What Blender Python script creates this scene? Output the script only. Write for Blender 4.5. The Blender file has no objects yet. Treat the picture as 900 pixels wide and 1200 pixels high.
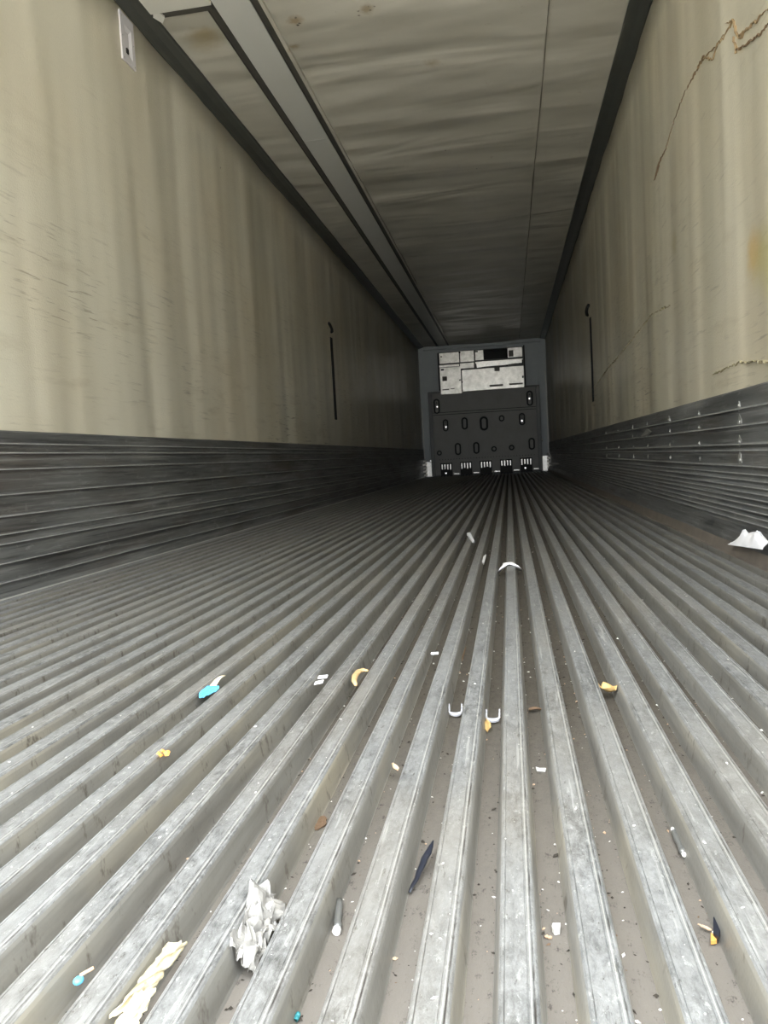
import bpy, bmesh, math, random
from mathutils import Vector, Matrix, noise
random.seed(7)
scene = bpy.context.scene
C = scene.collection
# ---------------------------------------------------------------- camera, sky, daylight, exposure
F = 895.88; YAW, PITCH, ROLL = 0.1657, 0.0675, -0.0556     # focal length in pixels of a 900 wide frame
cy, sy, cp, sp = math.cos(YAW), math.sin(YAW), math.cos(PITCH), math.sin(PITCH)
f_ = Vector((-sy*cp, cy*cp, -sp)); r0 = Vector((cy, sy, 0)); u0 = r0.cross(f_)
r_ = math.cos(ROLL)*r0 + math.sin(ROLL)*u0
u_ = -math.sin(ROLL)*r0 + math.cos(ROLL)*u0
cam_d = bpy.data.cameras.new('camera'); cam = bpy.data.objects.new('camera', cam_d); C.objects.link(cam)
cam_d.sensor_fit = 'VERTICAL'; cam_d.sensor_height = 36.0; cam_d.lens = F*36.0/1200.0
cam_d.clip_start = 0.02; cam_d.clip_end = 400
cam.matrix_world = Matrix(((r_.x, u_.x, -f_.x, 0), (r_.y, u_.y, -f_.y, 0), (r_.z, u_.z, -f_.z, 0), (0, 0, 0, 1)))
scene.camera = cam
w = bpy.data.worlds.new('sky'); scene.world = w; w.use_nodes = True
nt = w.node_tree; nt.nodes.clear()
wo = nt.nodes.new('ShaderNodeOutputWorld'); bg = nt.nodes.new('ShaderNodeBackground')
bg.inputs[0].default_value = (0.90, 0.95, 1.0, 1)
tcn = nt.nodes.new('ShaderNodeTexCoord'); sx_ = nt.nodes.new('ShaderNodeSeparateXYZ'); nt.links.new(tcn.outputs['Generated'], sx_.inputs[0])
mr = nt.nodes.new('ShaderNodeMapRange'); nt.links.new(sx_.outputs[2], mr.inputs[0])      # hazy sky: three times brighter overhead than at the horizon
for i, v in ((1, 0.0), (2, 1.0), (3, 1.9), (4, 7.6)): mr.inputs[i].default_value = v
nt.links.new(mr.outputs[0], bg.inputs[1])
nt.links.new(bg.outputs[0], wo.inputs[0])
XL, XR = -1.7007, 0.7893
ZF, ZT, ZC, ZK, LEN = -0.383, -0.385, 2.20, 0.174, 15.42    # ledge, rib tops, ceiling, kick plate top, nose wall
Y0 = 0.0                                                    # the open rear doorway
pl = bpy.data.lights.new('doorway_portal', 'AREA'); pl.shape = 'RECTANGLE'; pl.size = XR-XL; pl.size_y = ZC-ZF+0.05
pl.cycles.is_portal = True
po = bpy.data.objects.new('doorway_portal', pl); C.objects.link(po)
po.location = ((XL+XR)/2, Y0-0.06, (ZC+ZF)/2); po.rotation_euler = (math.pi/2, 0, 0)
vs = scene.view_settings; vs.view_transform = 'Standard'; vs.look = 'None'; vs.gamma = 1; vs.use_curve_mapping = False
vs.exposure = 1.42
scene.cycles.max_bounces = 12; scene.cycles.diffuse_bounces = 8; scene.cycles.glossy_bounces = 6
scene.cycles.caustics_reflective = True

sl = bpy.data.lights.new('sun', 'SUN'); sl.energy = 9.0; sl.angle = .01; sl.color = (1, .95, .86)
so = bpy.data.objects.new('sun', sl); C.objects.link(so)      # stands over the nose of the trailer: it lights the yard, never the inside
so.rotation_euler = Vector((.45, .42, .85)).to_track_quat('Z', 'Y').to_euler()

# ---------------------------------------------------------------- helpers
def at(x, y, axis, val):
    """the point of the plane (axis = val) that stands at this place of the photograph"""
    d = f_ + (x-450)/F*r_ - (y-600)/F*u_
    return d*(val/d[axis])
def tag(o, label=None, cat=None, group=None, kind=None):
    for k, v in (('label', label), ('category', cat), ('group', group), ('kind', kind)):
        if v: o[k] = v
    return o
def obj(name, bm, mats, parent=None, smooth=False, loc=None):
    me = bpy.data.meshes.new(name); bmesh.ops.recalc_face_normals(bm, faces=bm.faces)
    if smooth:
        for f in bm.faces: f.smooth = True
    bm.to_mesh(me); bm.free()
    for m in (mats if isinstance(mats, (list, tuple)) else [mats]): me.materials.append(m)
    o = bpy.data.objects.new(name, me); C.objects.link(o)
    if loc is not None:
        me.transform(Matrix.Translation(-Vector(loc))); o.location = loc
    if parent is not None:
        o.parent = parent
        me.transform(Matrix.Translation(-world_loc(parent)))
    return o
def world_loc(o):
    v = Vector(o.location)
    while o.parent: o = o.parent; v += Vector(o.location)
    return v
def thing(name, label, cat, loc, group=None):
    o = bpy.data.objects.new(name, None); C.objects.link(o); o.location = loc; o.empty_display_size = .05
    return tag(o, label, cat, group)
def box(bm, x0, x1, y0, y1, z0, z1, bev=0.0, mi=0):
    g = bmesh.ops.create_cube(bm, size=1)
    for v in g['verts']:
        v.co = Vector(((x0+x1)/2+v.co.x*(x1-x0), (y0+y1)/2+v.co.y*(y1-y0), (z0+z1)/2+v.co.z*(z1-z0)))
    fs = set(f for v in g['verts'] for f in v.link_faces)
    for f in fs: f.material_index = mi
    if bev > 0:
        es = list(set(e for f in fs for e in f.edges))
        r = bmesh.ops.bevel(bm, geom=es, offset=bev, segments=2, affect='EDGES', profile=.5)
        for f in r['faces']: f.material_index = mi
def extrude_profile(bm, pts, y0, y1, closed=True, ys=None, mi=None, wob=0):
    """sweep a cross-section of (x, z) points along the trailer"""
    ys = ys or [y0, y1]; rows = []
    for y in ys:
        rows.append([bm.verts.new((x+(noise.noise((y*1.7, z*9, x))*wob if wob else 0), y, z)) for x, z in pts])
    n = len(pts)
    for a, b in zip(rows, rows[1:]):
        for i in range(n if closed else n-1):
            f = bm.faces.new((a[i], a[(i+1) % n], b[(i+1) % n], b[i]))
            if mi: f.material_index = mi[i]
    if closed:
        bm.faces.new(rows[0]); bm.faces.new(rows[-1][::-1])
    return rows
def tube(bm, pts, r, seg=8, taper=None, flat=1.0, mi=0):
    rings = []; n = len(pts)
    for i, p in enumerate(pts):
        p = Vector(p); d = (Vector(pts[min(i+1, n-1)])-Vector(pts[max(i-1, 0)])).normalized()
        a = d.cross(Vector((0, 0, 1)));  a = a.normalized() if a.length > .01 else Vector((1, 0, 0))
        b = a.cross(d).normalized(); rr = r*(taper[i] if taper else 1)
        rings.append([bm.verts.new(p+a*math.cos(t)*rr+b*math.sin(t)*rr*flat) for t in [2*math.pi*k/seg for k in range(seg)]])
    for a, b in zip(rings, rings[1:]):
        for k in range(seg):
            f = bm.faces.new((a[k], a[(k+1) % seg], b[(k+1) % seg], b[k])); f.material_index = mi
    bm.faces.new(rings[0][::-1]).material_index = mi; bm.faces.new(rings[-1]).material_index = mi
def prism(bm, outline, nrm, th, mi=0):
    """a plate: outline of 3D points, thickened along nrm"""
    n = Vector(nrm)*th
    a = [bm.verts.new(Vector(p)) for p in outline]; b = [bm.verts.new(Vector(p)+n) for p in outline]
    k = len(a); fs = [bm.faces.new(a), bm.faces.new(b[::-1])]
    for i in range(k): fs.append(bm.faces.new((a[i], b[i], b[(i+1) % k], a[(i+1) % k])))
    for f in fs: f.material_index = mi
def dome(bm, c, r, axis, h, seg=10):
    """a low rivet head bulging along axis"""
    ax = Vector(axis).normalized(); t = ax.orthogonal().normalized(); s = ax.cross(t); c = Vector(c)
    prev = None
    for q in range(4):
        a = q/3*math.pi/2*.95; rr = r*math.cos(a); hh = h*math.sin(a)
        ring = [bm.verts.new(c+ax*hh+t*rr*math.cos(2*math.pi*k/seg)+s*rr*math.sin(2*math.pi*k/seg)) for k in range(seg)]
        if prev:
            for k in range(seg): bm.faces.new((prev[k], prev[(k+1) % seg], ring[(k+1) % seg], ring[k]))
        else: bm.faces.new(ring[::-1])
        prev = ring
    bm.faces.new(prev)

# ---------------------------------------------------------------- materials
class NT:
    def __init__(s, name, rough=.5, metal=0, spec=.5):
        s.m = bpy.data.materials.new(name); s.m.use_nodes = True; s.t = s.m.node_tree
        s.b = s.t.nodes['Principled BSDF']; s.set('Roughness', rough); s.set('Metallic', metal); s.set('Specular IOR Level', spec)
        s.g = s.t.nodes.new('ShaderNodeNewGeometry').outputs['Position']
        s.sep = None
    def set(s, k, v):
        if isinstance(v, (int, float, tuple)): s.b.inputs[k].default_value = v
        else: s.t.links.new(v, s.b.inputs[k])
    def node(s, ty, **kw):
        n = s.t.nodes.new(ty)
        for k, v in kw.items():
            if k.startswith('i_'):
                k = k[2:]; k = int(k) if k.isdigit() else k
                if hasattr(v, 'is_linked') or isinstance(v, bpy.types.NodeSocket): s.t.links.new(v, n.inputs[k])
                else: n.inputs[k].default_value = v
            else: setattr(n, k, v)
        return n
    def math(s, op, a, b=0.0, c=0.0, clamp=False):
        n = s.node('ShaderNodeMath', operation=op, i_0=a, i_1=b, i_2=c); n.use_clamp = clamp; return n.outputs[0]
    def xyz(s):
        if not s.sep: s.sep = s.node('ShaderNodeSeparateXYZ', i_0=s.g)
        return s.sep.outputs
    def noise(s, scale, sc=(1, 1, 1), detail=4, rough=.55, off=(0, 0, 0), dist=0):
        mp = s.node('ShaderNodeMapping', i_Vector=s.g, i_Scale=sc, i_Location=off)
        return s.node('ShaderNodeTexNoise', i_Vector=mp.outputs[0], i_Scale=scale, i_Detail=detail, i_Roughness=rough, i_Distortion=dist).outputs[0]
    def ramp(s, v, a, b, lo=0., hi=1.):
        return s.node('ShaderNodeMapRange', i_0=v, i_1=a, i_2=b, i_3=lo, i_4=hi).outputs[0]
    def mix(s, fac, a, b):
        n = s.node('ShaderNodeMix', data_type='RGBA')
        for i, v in ((0, fac), (6, a), (7, b)):
            if isinstance(v, bpy.types.NodeSocket): s.t.links.new(v, n.inputs[i])
            else: n.inputs[i].default_value = v if i == 0 else (*v, 1)
        return n.outputs[2]
    def stain(s, col, P, r, c, am):
        d = s.node('ShaderNodeVectorMath', operation='DISTANCE', i_0=s.g, i_1=tuple(P)).outputs['Value']
        k = s.noise(.5/r, detail=4, rough=.7)
        d = s.math('ADD', d, s.math('MULTIPLY', s.math('SUBTRACT', k, .5), r*1.8))
        return s.mix(s.ramp(d, r, r*.3, 0, am), col, c)
    def bump(s, hs, dist, strength=1.0, prev=None):
        n = s.node('ShaderNodeBump', i_Height=hs, i_Distance=dist, i_Strength=strength)
        if prev is not None: s.t.links.new(prev, n.inputs['Normal'])
        return n.outputs[0]
def plain(name, col, rough=.5, metal=0., var=.15, sc=40, bump=0.0, alpha=None, trans=0):
    n = NT(name, rough, metal)
    k = n.noise(sc, detail=5)
    n.set('Base Color', n.mix(k, tuple(c*(1-var) for c in col), tuple(min(1, c*(1+var)) for c in col)))
    if bump: n.set('Normal', n.bump(k, bump))
    if trans: n.set('Transmission Weight', trans)
    if alpha: n.set('Alpha', alpha)
    return n.m

# cream fibreglass side walls: pebbled, rippled, rubbed and scratched
def frp(name, base, base2, right):
    n = NT(name, .42, 0, .5)
    sheen_streak = n.noise(1.5, (1, 1, .09), 3, .5)  # vertical sheen of the ripples, painted into the cream
    blot = n.noise(1.3, (1, 1, 1), 3, .5, off=(3, 7, 1))
    col = n.mix(n.ramp(sheen_streak, .35, .65), base, base2)
    col = n.mix(n.ramp(blot, .45, .75, 0, .35), col, (base[0]*1.12, base[1]*.98, base[2]*.82))
    scr = n.noise(14, (1, .35, 5.5), 5, .62, off=(0, 2, 5), dist=.3)
    zone = n.ramp(n.xyz()[2], 1.9, .3, 0, 1); pat = n.noise(1.1, (1, 1, 1.4), 2, .5, off=(9, 1, 3))
    sm = n.math('MULTIPLY', n.ramp(scr, .57, .67), n.math('MULTIPLY', zone, n.ramp(pat, .42, .62), clamp=True), clamp=True)
    col = n.mix(n.math('MULTIPLY', sm, .8), col, (.13, .10, .065))
    smear = n.noise(5, (1, .5, 2.6), 4, .6, off=(4, 4, 4))
    col = n.mix(n.math('MULTIPLY', n.ramp(smear, .56, .78), n.math('MULTIPLY', zone, .45)), col, (.25, .20, .12))
    if right:
        for P, r, c in ((at(880, 300, 0, XR), .10, (.52, .33, .08)), (at(893, 300, 0, XR), .16, (.45, .40, .16)), (at(790, 285, 0, XR), .06, (.42, .36, .2))): col = n.stain(col, P, r, c, .6)
    dots = n.node('ShaderNodeTexVoronoi', i_Vector=n.g, i_Scale=2.6).outputs[0]
    col = n.mix(n.ramp(dots, .022, .012), col, (.12, .08, .04))
    n.set('Base Color', col)
    n.set('Roughness', n.ramp(blot, .3, .7, .30, .46))
    wv = n.noise(2.2, (1, 1, .10), 2, .4, off=(5, 5, 5))
    b1 = n.bump(wv, .055, 1.0)
    peb = n.node('ShaderNodeTexVoronoi', i_Vector=n.g, i_Scale=150).outputs[0]
    n.set('Normal', n.bump(peb, .0008, .6, b1))
    return n.m
M = {}
M['frp_left'] = frp('cream_fibreglass_left', (.475, .445, .345), (.61, .57, .46), False)
M['frp_right'] = frp('cream_fibreglass_right', (.45, .42, .32), (.59, .545, .43), True)
def ceil_mat():
    n = NT('ceiling_sheet', .38, 0, .5)
    a = n.noise(1.5, (1, 2.5, 1), 4, .55)
    col = n.mix(n.ramp(a, .3, .7), (.46, .435, .365), (.60, .57, .49))
    s = n.noise(9, (1, 1, 1), 5, .7, off=(2, 2, 2))
    col = n.mix(n.ramp(s, .66, .78, 0, .6), col, (.23, .16, .09))
    for x, y, r, c in ((240, 43, .07, (.34, .24, .10)), (236, 47, .12, (.40, .33, .20)), (345, 25, .05, (.30, .2, .09)), (430, 12, .05, (.28, .2, .1)), (508, 75, .05, (.33, .25, .14)), (345, 58, .04, (.3, .22, .12))): col = n.stain(col, at(x, y, 2, ZC), r, c, .75)
    for x, y in ((420, 14), (421, 19), (432, 9), (439, 9), (434, 13), (347, 22), (351, 28), (349, 30), (450, 34), (518, 77), (507, 70), (372, 0), (248, 40), (251, 44)): col = n.stain(col, at(x, y, 2, ZC), .009, (.03, .02, .015), 1)
    d = n.node('ShaderNodeTexVoronoi', i_Vector=n.g, i_Scale=3.0).outputs[0]
    col = n.mix(n.ramp(d, .024, .014), col, (.05, .03, .02))
    n.set('Base Color', col)
    wv = n.noise(1.0, (.6, 2.6, 1), 2, .45, off=(1, 3, 8), dist=.5)
    n.set('Normal', n.bump(wv, .05, 1.0))
    return n.m
M['ceiling'] = ceil_mat()
def rib_mat(name, part):
    n = NT(name, .5, 0, .5)
    X, Y, Z = n.xyz()
    fine = n.noise(30, (1, .10, 1), 6, .65)
    blotch = n.noise(95, (1, .40, 1), 8, .85, off=(7, 3, 1), dist=.3)
    big = n.noise(5, (1, .35, 1), 3, .5, off=(1, 9, 1))
    if part == 'top':
        col = n.mix(n.ramp(blotch, .38, .62), (.095, .096, .093), (.33, .332, .325))
        patch = n.noise(11, (1, .4, 1), 4, .6, off=(3, 3, 3)); col = n.mix(n.ramp(patch, .40, .62, .0, .45), col, (.31, .312, .305))
        col = n.mix(n.ramp(fine, .48, .72, 0, .5), col, (.31, .31, .30))
        pale = n.noise(150, (1, .45, 1), 5, .8, off=(1, 2, 3))
        col = n.mix(n.ramp(pale, .58, .68, 0, .8), col, (.50, .50, .48))
        pit = n.noise(120, (1, .30, 1), 5, .8, off=(6, 2, 3))
        col = n.mix(n.ramp(pit, .60, .68, 0, .85), col, (.07, .065, .055))
        diag = n.node('ShaderNodeTexNoise', i_Vector=n.node('ShaderNodeMapping', i_Vector=n.g, i_Rotation=(0, 0, .9), i_Scale=(1, .07, 1)).outputs[0], i_Scale=120., i_Detail=3.).outputs[0]
        col = n.mix(n.ramp(diag, .64, .70, 0, .55), col, (.48, .48, .46))
        col = n.mix(n.ramp(big, .45, .75, 0, .4), col, (.27, .235, .18))
        u = n.math('FRACT', n.math('DIVIDE', n.math('ADD', X, .025+62*.062), .062))     # place across one rib
        dirt = n.noise(18, (.3, .8, 1), 4, .7, off=(4, 1, 9))
        for c0, wd, am in ((.422, .018, .75), (.075, .012, .35), (.355, .006, .35)):
            lm = n.ramp(n.math('ABSOLUTE', n.math('SUBTRACT', u, c0)), wd, wd*.4)
            lm = n.math('MULTIPLY', lm, n.ramp(dirt, .50, .62)); lm = n.math('MULTIPLY', lm, am, clamp=True)
            col = n.mix(lm, col, (.055, .045, .035))
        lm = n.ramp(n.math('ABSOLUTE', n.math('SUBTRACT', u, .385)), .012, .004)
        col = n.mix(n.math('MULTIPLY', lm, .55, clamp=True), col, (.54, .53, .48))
        n.set('Metallic', .45); n.set('Roughness', n.ramp(blotch, .3, .7, .36, .55))
        sc = n.noise(90, (1, .06, 1), 4, .7)
        n.set('Normal', n.bump(blotch, .0012, .7, n.bump(sc, .0006, .8)))
    elif part == 'side':
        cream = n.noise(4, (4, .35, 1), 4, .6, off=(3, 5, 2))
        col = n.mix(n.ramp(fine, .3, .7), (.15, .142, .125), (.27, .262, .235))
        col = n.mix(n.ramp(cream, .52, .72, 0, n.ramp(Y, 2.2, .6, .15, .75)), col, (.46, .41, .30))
        nick = n.noise(38, (1, .9, .5), 4, .75, off=(5, 2, 8))
        col = n.mix(n.ramp(nick, .58, .68, 0, .8), col, (.09, .075, .06))
        n.set('Metallic', .25); n.set('Roughness', .48)
        n.set('Normal', n.bump(nick, .0012, .6))
    else:
        col = n.mix(n.ramp(blotch, .3, .7), (.036, .029, .021), (.090, .077, .058))
        sp_ = n.noise(95, (1, .6, 1), 6, .85, off=(2, 8, 1))
        col = n.mix(n.ramp(sp_, .62, .70, 0, .8), col, (.03, .025, .02))
        wp = n.noise(95, (1, 1, 1), 4, .8, off=(8, 8, 1))
        col = n.mix(n.ramp(wp, .70, .76, 0, .6), col, (.50, .46, .38))
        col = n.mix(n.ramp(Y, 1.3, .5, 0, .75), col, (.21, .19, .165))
        col = n.mix(n.ramp(sp_, .57, .66, 0, .85), col, (.03, .025, .02))
        n.set('Roughness', .75)
        n.set('Normal', n.bump(sp_, .002, .7))
    n.set('Base Color', col); return n.m
M['rib_top'] = rib_mat('worn_aluminium_rib_top', 'top')
M['rib_side'] = rib_mat('aluminium_rib_flank', 'side')
M['valley'] = rib_mat('dirty_channel', 'valley')
def kick_mat():
    n = NT('scuffed_kick_plate', .42, 0.55, .5)
    a = n.noise(9, (1, .12, 1), 5, .65); b = n.noise(22, (1, .3, 1), 6, .75, off=(3, 1, 2)); c = n.noise(2.5, (1, .6, 3), 3, .5)
    col = n.mix(n.ramp(a, .3, .7), (.11, .113, .11), (.25, .25, .24))
    col = n.mix(n.ramp(b, .58, .74, 0, .7), col, (.42, .42, .40))
    col = n.mix(n.ramp(c, .5, .75, 0, .6), col, (.10, .07, .05))
    sc = n.noise(7, (1, 4, .9), 4, .7, off=(6, 6, 6))
    col = n.mix(n.ramp(sc, .66, .72, 0, .45), col, (.38, .37, .34))
    ln = n.noise(60, (1, .03, 1), 4, .7, off=(1, 4, 4))
    col = n.mix(n.ramp(ln, .54, .66, 0, .55), col, (.36, .36, .345)); col = n.mix(n.ramp(ln, .46, .36, 0, .6), col, (.045, .045, .042))
    n.set('Base Color', col); n.set('Roughness', n.ramp(a, .3, .7, .34, .6))
    n.set('Normal', n.bump(b, .0015, .7)); return n.m
M['kick'] = kick_mat()
M['ledge'] = plain('bright_edge_ledge', (.48, .47, .44), .45, .3, .15, 30)
M['ledge_dirty'] = plain('brown_edge_ledge', (.17, .145, .12), .6, .2, .35, 14)
M['kick_edge'] = plain('ridge_edge_highlight', (.50, .50, .48), .4, .5, .5, 18)  # highlight along the kick plate ridges, painted into the colour
M['rivet'] = plain('torn_bright_metal', (.42, .41, .38), .5, .7, .3)
M['cove'] = plain('dark_cove_extrusion', (.085, .088, .078), .35, .3, .25, 6)
M['rail'] = plain('ceiling_rail_groove', (.085, .08, .068), .5, .2, .3, 12)
M['cover'] = plain('grey_cover_strip', (.62, .615, .575), .42, .1, .06, 3)
M['panel'] = plain('pale_ceiling_panel', (.66, .64, .57), .45, 0, .05, 5)
M['seam'] = plain('open_ceiling_lap', (.20, .18, .14), .6, 0, .5, 8)
M['nose'] = plain('nose_wall_grey', (.32, .34, .34), .5, .2, .12, 5)
M['bulk'] = plain('charcoal_plastic_bulkhead', (.25, .24, .215), .5, 0, .15, 6)
M['bulk_dark'] = plain('black_recess', (.02, .02, .018), .7, 0, .1)
M['shiny'] = plain('bright_stainless', (.74, .71, .66), .36, 1, .25, 30)
M['bolt'] = plain('polished_bolt', (.95, .94, .92), .22, 1, .03, 30)
M['unit_box'] = plain('unit_galvanised', (.10, .10, .095), .5, .6, .2)
def unit_mat():
    n = NT('white_unit_panel', .33, .65, .5)
    a = n.noise(9, (1, 1, 1), 5, .65); b = n.noise(30, detail=5, rough=.7, off=(2, 3, 4))
    col = n.mix(n.ramp(a, .35, .7), (.56, .535, .48), (.82, .79, .73))
    col = n.mix(n.ramp(b, .62, .74, 0, .6), col, (.30, .25, .18))
    n.set('Base Color', col); n.set('Normal', n.bump(a, .01, .25)); return n.m
M['unit'] = unit_mat()
M['white_pad'] = plain('white_fabric', (.88, .86, .80), .45, .3, .08)
M['black'] = plain('black_rubber', (.012, .011, .010), .7, 0, .2)
M['label_dark'] = plain('dark_sticker', (.12, .11, .09), .6, 0, .3, 80)
M['handle_metal'] = plain('pale_lavender_plastic', (.64, .61, .62), .35, .1, .08)
M['outside'] = plain('pale_concrete_yard', (.42, .41, .38), .9, 0, .15, 2)
M['shell'] = plain('trailer_skin', (.7, .7, .7), .5, .2, .05)

# ---------------------------------------------------------------- the setting
def struct(name, bm, m, parent=None, smooth=False):
    o = obj(name, bm, m, parent, smooth)
    if parent is None: o['kind'] = 'structure'
    return o
PITCH_R, HR = 0.062, 0.033
ZV = ZT-HR
def floor():
    bm = bmesh.new(); pts = []; mi = []
    LW = .062
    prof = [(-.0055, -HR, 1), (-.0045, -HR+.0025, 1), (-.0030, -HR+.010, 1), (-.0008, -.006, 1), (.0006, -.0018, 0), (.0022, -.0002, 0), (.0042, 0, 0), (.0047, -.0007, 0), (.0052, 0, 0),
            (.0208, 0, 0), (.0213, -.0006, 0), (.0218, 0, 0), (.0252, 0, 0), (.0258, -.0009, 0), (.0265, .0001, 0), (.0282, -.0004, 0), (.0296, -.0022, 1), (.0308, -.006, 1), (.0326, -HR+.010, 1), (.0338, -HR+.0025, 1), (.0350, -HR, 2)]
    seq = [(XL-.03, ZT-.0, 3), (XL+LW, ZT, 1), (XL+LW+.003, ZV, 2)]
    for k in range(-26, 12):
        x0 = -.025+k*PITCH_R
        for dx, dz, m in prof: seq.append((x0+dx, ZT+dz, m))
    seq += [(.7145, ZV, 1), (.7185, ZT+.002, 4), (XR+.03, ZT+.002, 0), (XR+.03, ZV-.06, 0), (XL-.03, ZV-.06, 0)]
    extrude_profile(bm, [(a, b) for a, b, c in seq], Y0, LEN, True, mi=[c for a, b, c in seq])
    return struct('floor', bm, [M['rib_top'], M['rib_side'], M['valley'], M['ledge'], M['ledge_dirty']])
fl = floor()
def wall(name, X, s, m, z0, z1, amp=.011):
    """slab whose inner face ripples gently; s = +1 when the room lies towards +x"""
    bm = bmesh.new(); ny, nz = 520, 10; rows = []
    for i in range(ny+1):
        y = Y0+(LEN+.1-Y0)*i/ny; row = []
        for j in range(nz+1):
            z = z0+(z1-z0)*j/nz
            d = noise.noise((y*2.1, z*.25, X))*amp + noise.noise((y*5.0, z*.35, X+9))*amp*.5 + noise.noise((y*.6, z*.5, X+3))*amp
            row.append(bm.verts.new((X-s*abs(d), y, z)))
        rows.append(row)
    for a, b in zip(rows, rows[1:]):
        for j in range(nz): bm.faces.new((a[j], a[j+1], b[j+1], b[j])).smooth = True
    xo = X-s*.07
    o0, o1, o2, o3 = [bm.verts.new(c) for c in ((xo, Y0, z0), (xo, Y0, z1), (xo, LEN+.1, z1), (xo, LEN+.1, z0))]
    bm.faces.new((o0, o1, o2, o3)); bm.faces.new([o0, o1]+rows[0][::-1]); bm.faces.new([o3, o2]+rows[-1][::-1])
    bm.faces.new([o1, o2]+[r[-1] for r in rows][::-1]); bm.faces.new([o0, o3]+[r[0] for r in rows][::-1])
    return struct(name, bm, m)
wl = wall('wall_left', XL, 1, M['frp_left'], ZF-.09, ZC+.06)
wr = wall('wall_right', XR, -1, M['frp_right'], ZF-.09, ZC+.06)
def ceiling():
    bm = bmesh.new(); nx, ny = 46, 620; rows = []
    x0, x1 = XL-.07, XR+.07; SEAM = .292
    for i in range(ny+1):
        y = Y0+(LEN+.1-Y0)*i/ny; row = []
        for j in range(nx+1):
            x = x0+(x1-x0)*j/nx
            a = .024*noise.noise((x*.6, y*2.0-x*.5, 1.3))+.010*noise.noise((x*1.0+.2*y, y*4.2, 4))
            a *= .8+1.6*min(1, max(0, (y-6)/7))
            e = min(1, abs(x-SEAM)/.08); a *= .3+.7*e
            if x > SEAM: a = a*.6-.002
            if x < -1.05: a *= .15
            a *= min(1, max(0, (XR-.11-x)/.25), 1)
            row.append(bm.verts.new((x, y, ZC+.012-abs(a)*.0+a)))
        rows.append(row)
    for a, b in zip(rows, rows[1:]):
        for j in range(nx): bm.faces.new((a[j], a[j+1], b[j+1], b[j])).smooth = True
    zo = ZC+.1
    o = [bm.verts.new(c) for c in ((x0, Y0, zo), (x1, Y0, zo), (x1, LEN+.1, zo), (x0, LEN+.1, zo))]
    bm.faces.new(o); bm.faces.new([o[0], o[1]]+rows[0][::-1]); bm.faces.new([o[3], o[2]]+rows[-1][::-1])
    bm.faces.new([o[0], o[3]]+[r[0] for r in rows][::-1]); bm.faces.new([o[1], o[2]]+[r[-1] for r in rows][::-1])
    c = struct('ceiling', bm, M['ceiling'])
    # the lap joint of two ceiling sheets, pulled open in places
    bm = bmesh.new(); pts = []
    for i in range(160):
        y = Y0+.1+i*(LEN-.3)/159
        pts.append(y)
    rows = []
    for y in pts:
        x = SEAM+.006*noise.noise((y*.7, 0, 0)); ww = .0018+.009*max(0, noise.noise((y*1.9, 3, 0)))
        z = ZC+.006
        rows.append([bm.verts.new((x-ww, y, z-.001)), bm.verts.new((x+ww, y, z-.004)), bm.verts.new((x+ww, y, z+.012)), bm.verts.new((x-ww, y, z+.012))])
    for a, b in zip(rows, rows[1:]):
        for k in range(4): bm.faces.new((a[k], a[(k+1) % 4], b[(k+1) % 4], b[k]))
    bm.faces.new(rows[0]); bm.faces.new(rows[-1][::-1])
    obj('seam', bm, M['seam'], c)
    return c
ce = ceiling()
bm = bmesh.new(); box(bm, XL-.07, XR+.07, LEN, LEN+.08, ZF-.12, ZC+.1); nose_wall = struct('wall_back', bm, M['nose'])
# cove mouldings where walls meet the ceiling (a flat angled strip with rolled edges)
def cove(name, X, s):
    q = [(0, -.022), (.006, -.024), (.022, -.020), (.05, -.010), (.085, -.002), (.098, -.001), (.102, .004), (.102, .03), (-.02, .03), (-.02, -.022)]
    bm = bmesh.new(); extrude_profile(bm, [(X+s*a, ZC+b) for a, b in q], Y0, LEN, True)
    return struct(name, bm, M['cove'])
cove('trim_1', XL, 1); cove('trim_2', XR, -1)
# ceiling chase: two dark grooved rails with a grey cover strip between them
def rail(name, x0, x1, lip):
    bm = bmesh.new()
    extrude_profile(bm, [(x0, ZC-.001), (x0+.003, ZC-.004), (x0+.006, ZC+.004), (x1-.006, ZC+.004), (x1-.003, ZC-.004), (x1, ZC-.001), (x1, ZC+.03), (x0, ZC+.03)], 3.6, LEN-.02, True)
    o = struct(name, bm, M['rail'])
    if lip:
        bm = bmesh.new(); extrude_profile(bm, [(x1, ZC-.006), (x1+.017, ZC-.003), (x1+.019, ZC+.03), (x1, ZC+.03)], 3.3, LEN-.02, True)
        obj('flange', bm, M['ceiling'], o)
    return o
rail('trim_3', -1.335, -1.290, False); rail('trim_4', -1.113, -1.074, True)
chase = thing('cover_strip', 'long flat grey cover strip between the two dark grooves along the ceiling', 'ceiling cover', (-1.2, 3.0, ZC))
ys = [2.6, 5.235, 7.6, 9.88, 12.3, LEN-.15]
for a, b in zip(ys, ys[1:]):
    bm = bmesh.new(); box(bm, -1.289, -1.114, a+.002, b-.002, ZC-.003, ZC+.006, .0012); obj('cover_sheet', bm, M['cover'], chase)
pnl = thing('ceiling_access_panel', 'pale panel with a dark rear edge at the top left corner of the ceiling', 'ceiling panel', (-1.45, 3.0, ZC))
bm = bmesh.new(); box(bm, -1.598, -1.292, 2.5, 3.60, ZC-.016, ZC+.002, .002); obj('panel_sheet', bm, M['panel'], pnl)
bm = bmesh.new(); box(bm, -1.598, -1.300, 3.602, 3.655, ZC-.006, ZC+.004, .001); obj('edge_bar', bm, M['rail'], pnl)
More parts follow.
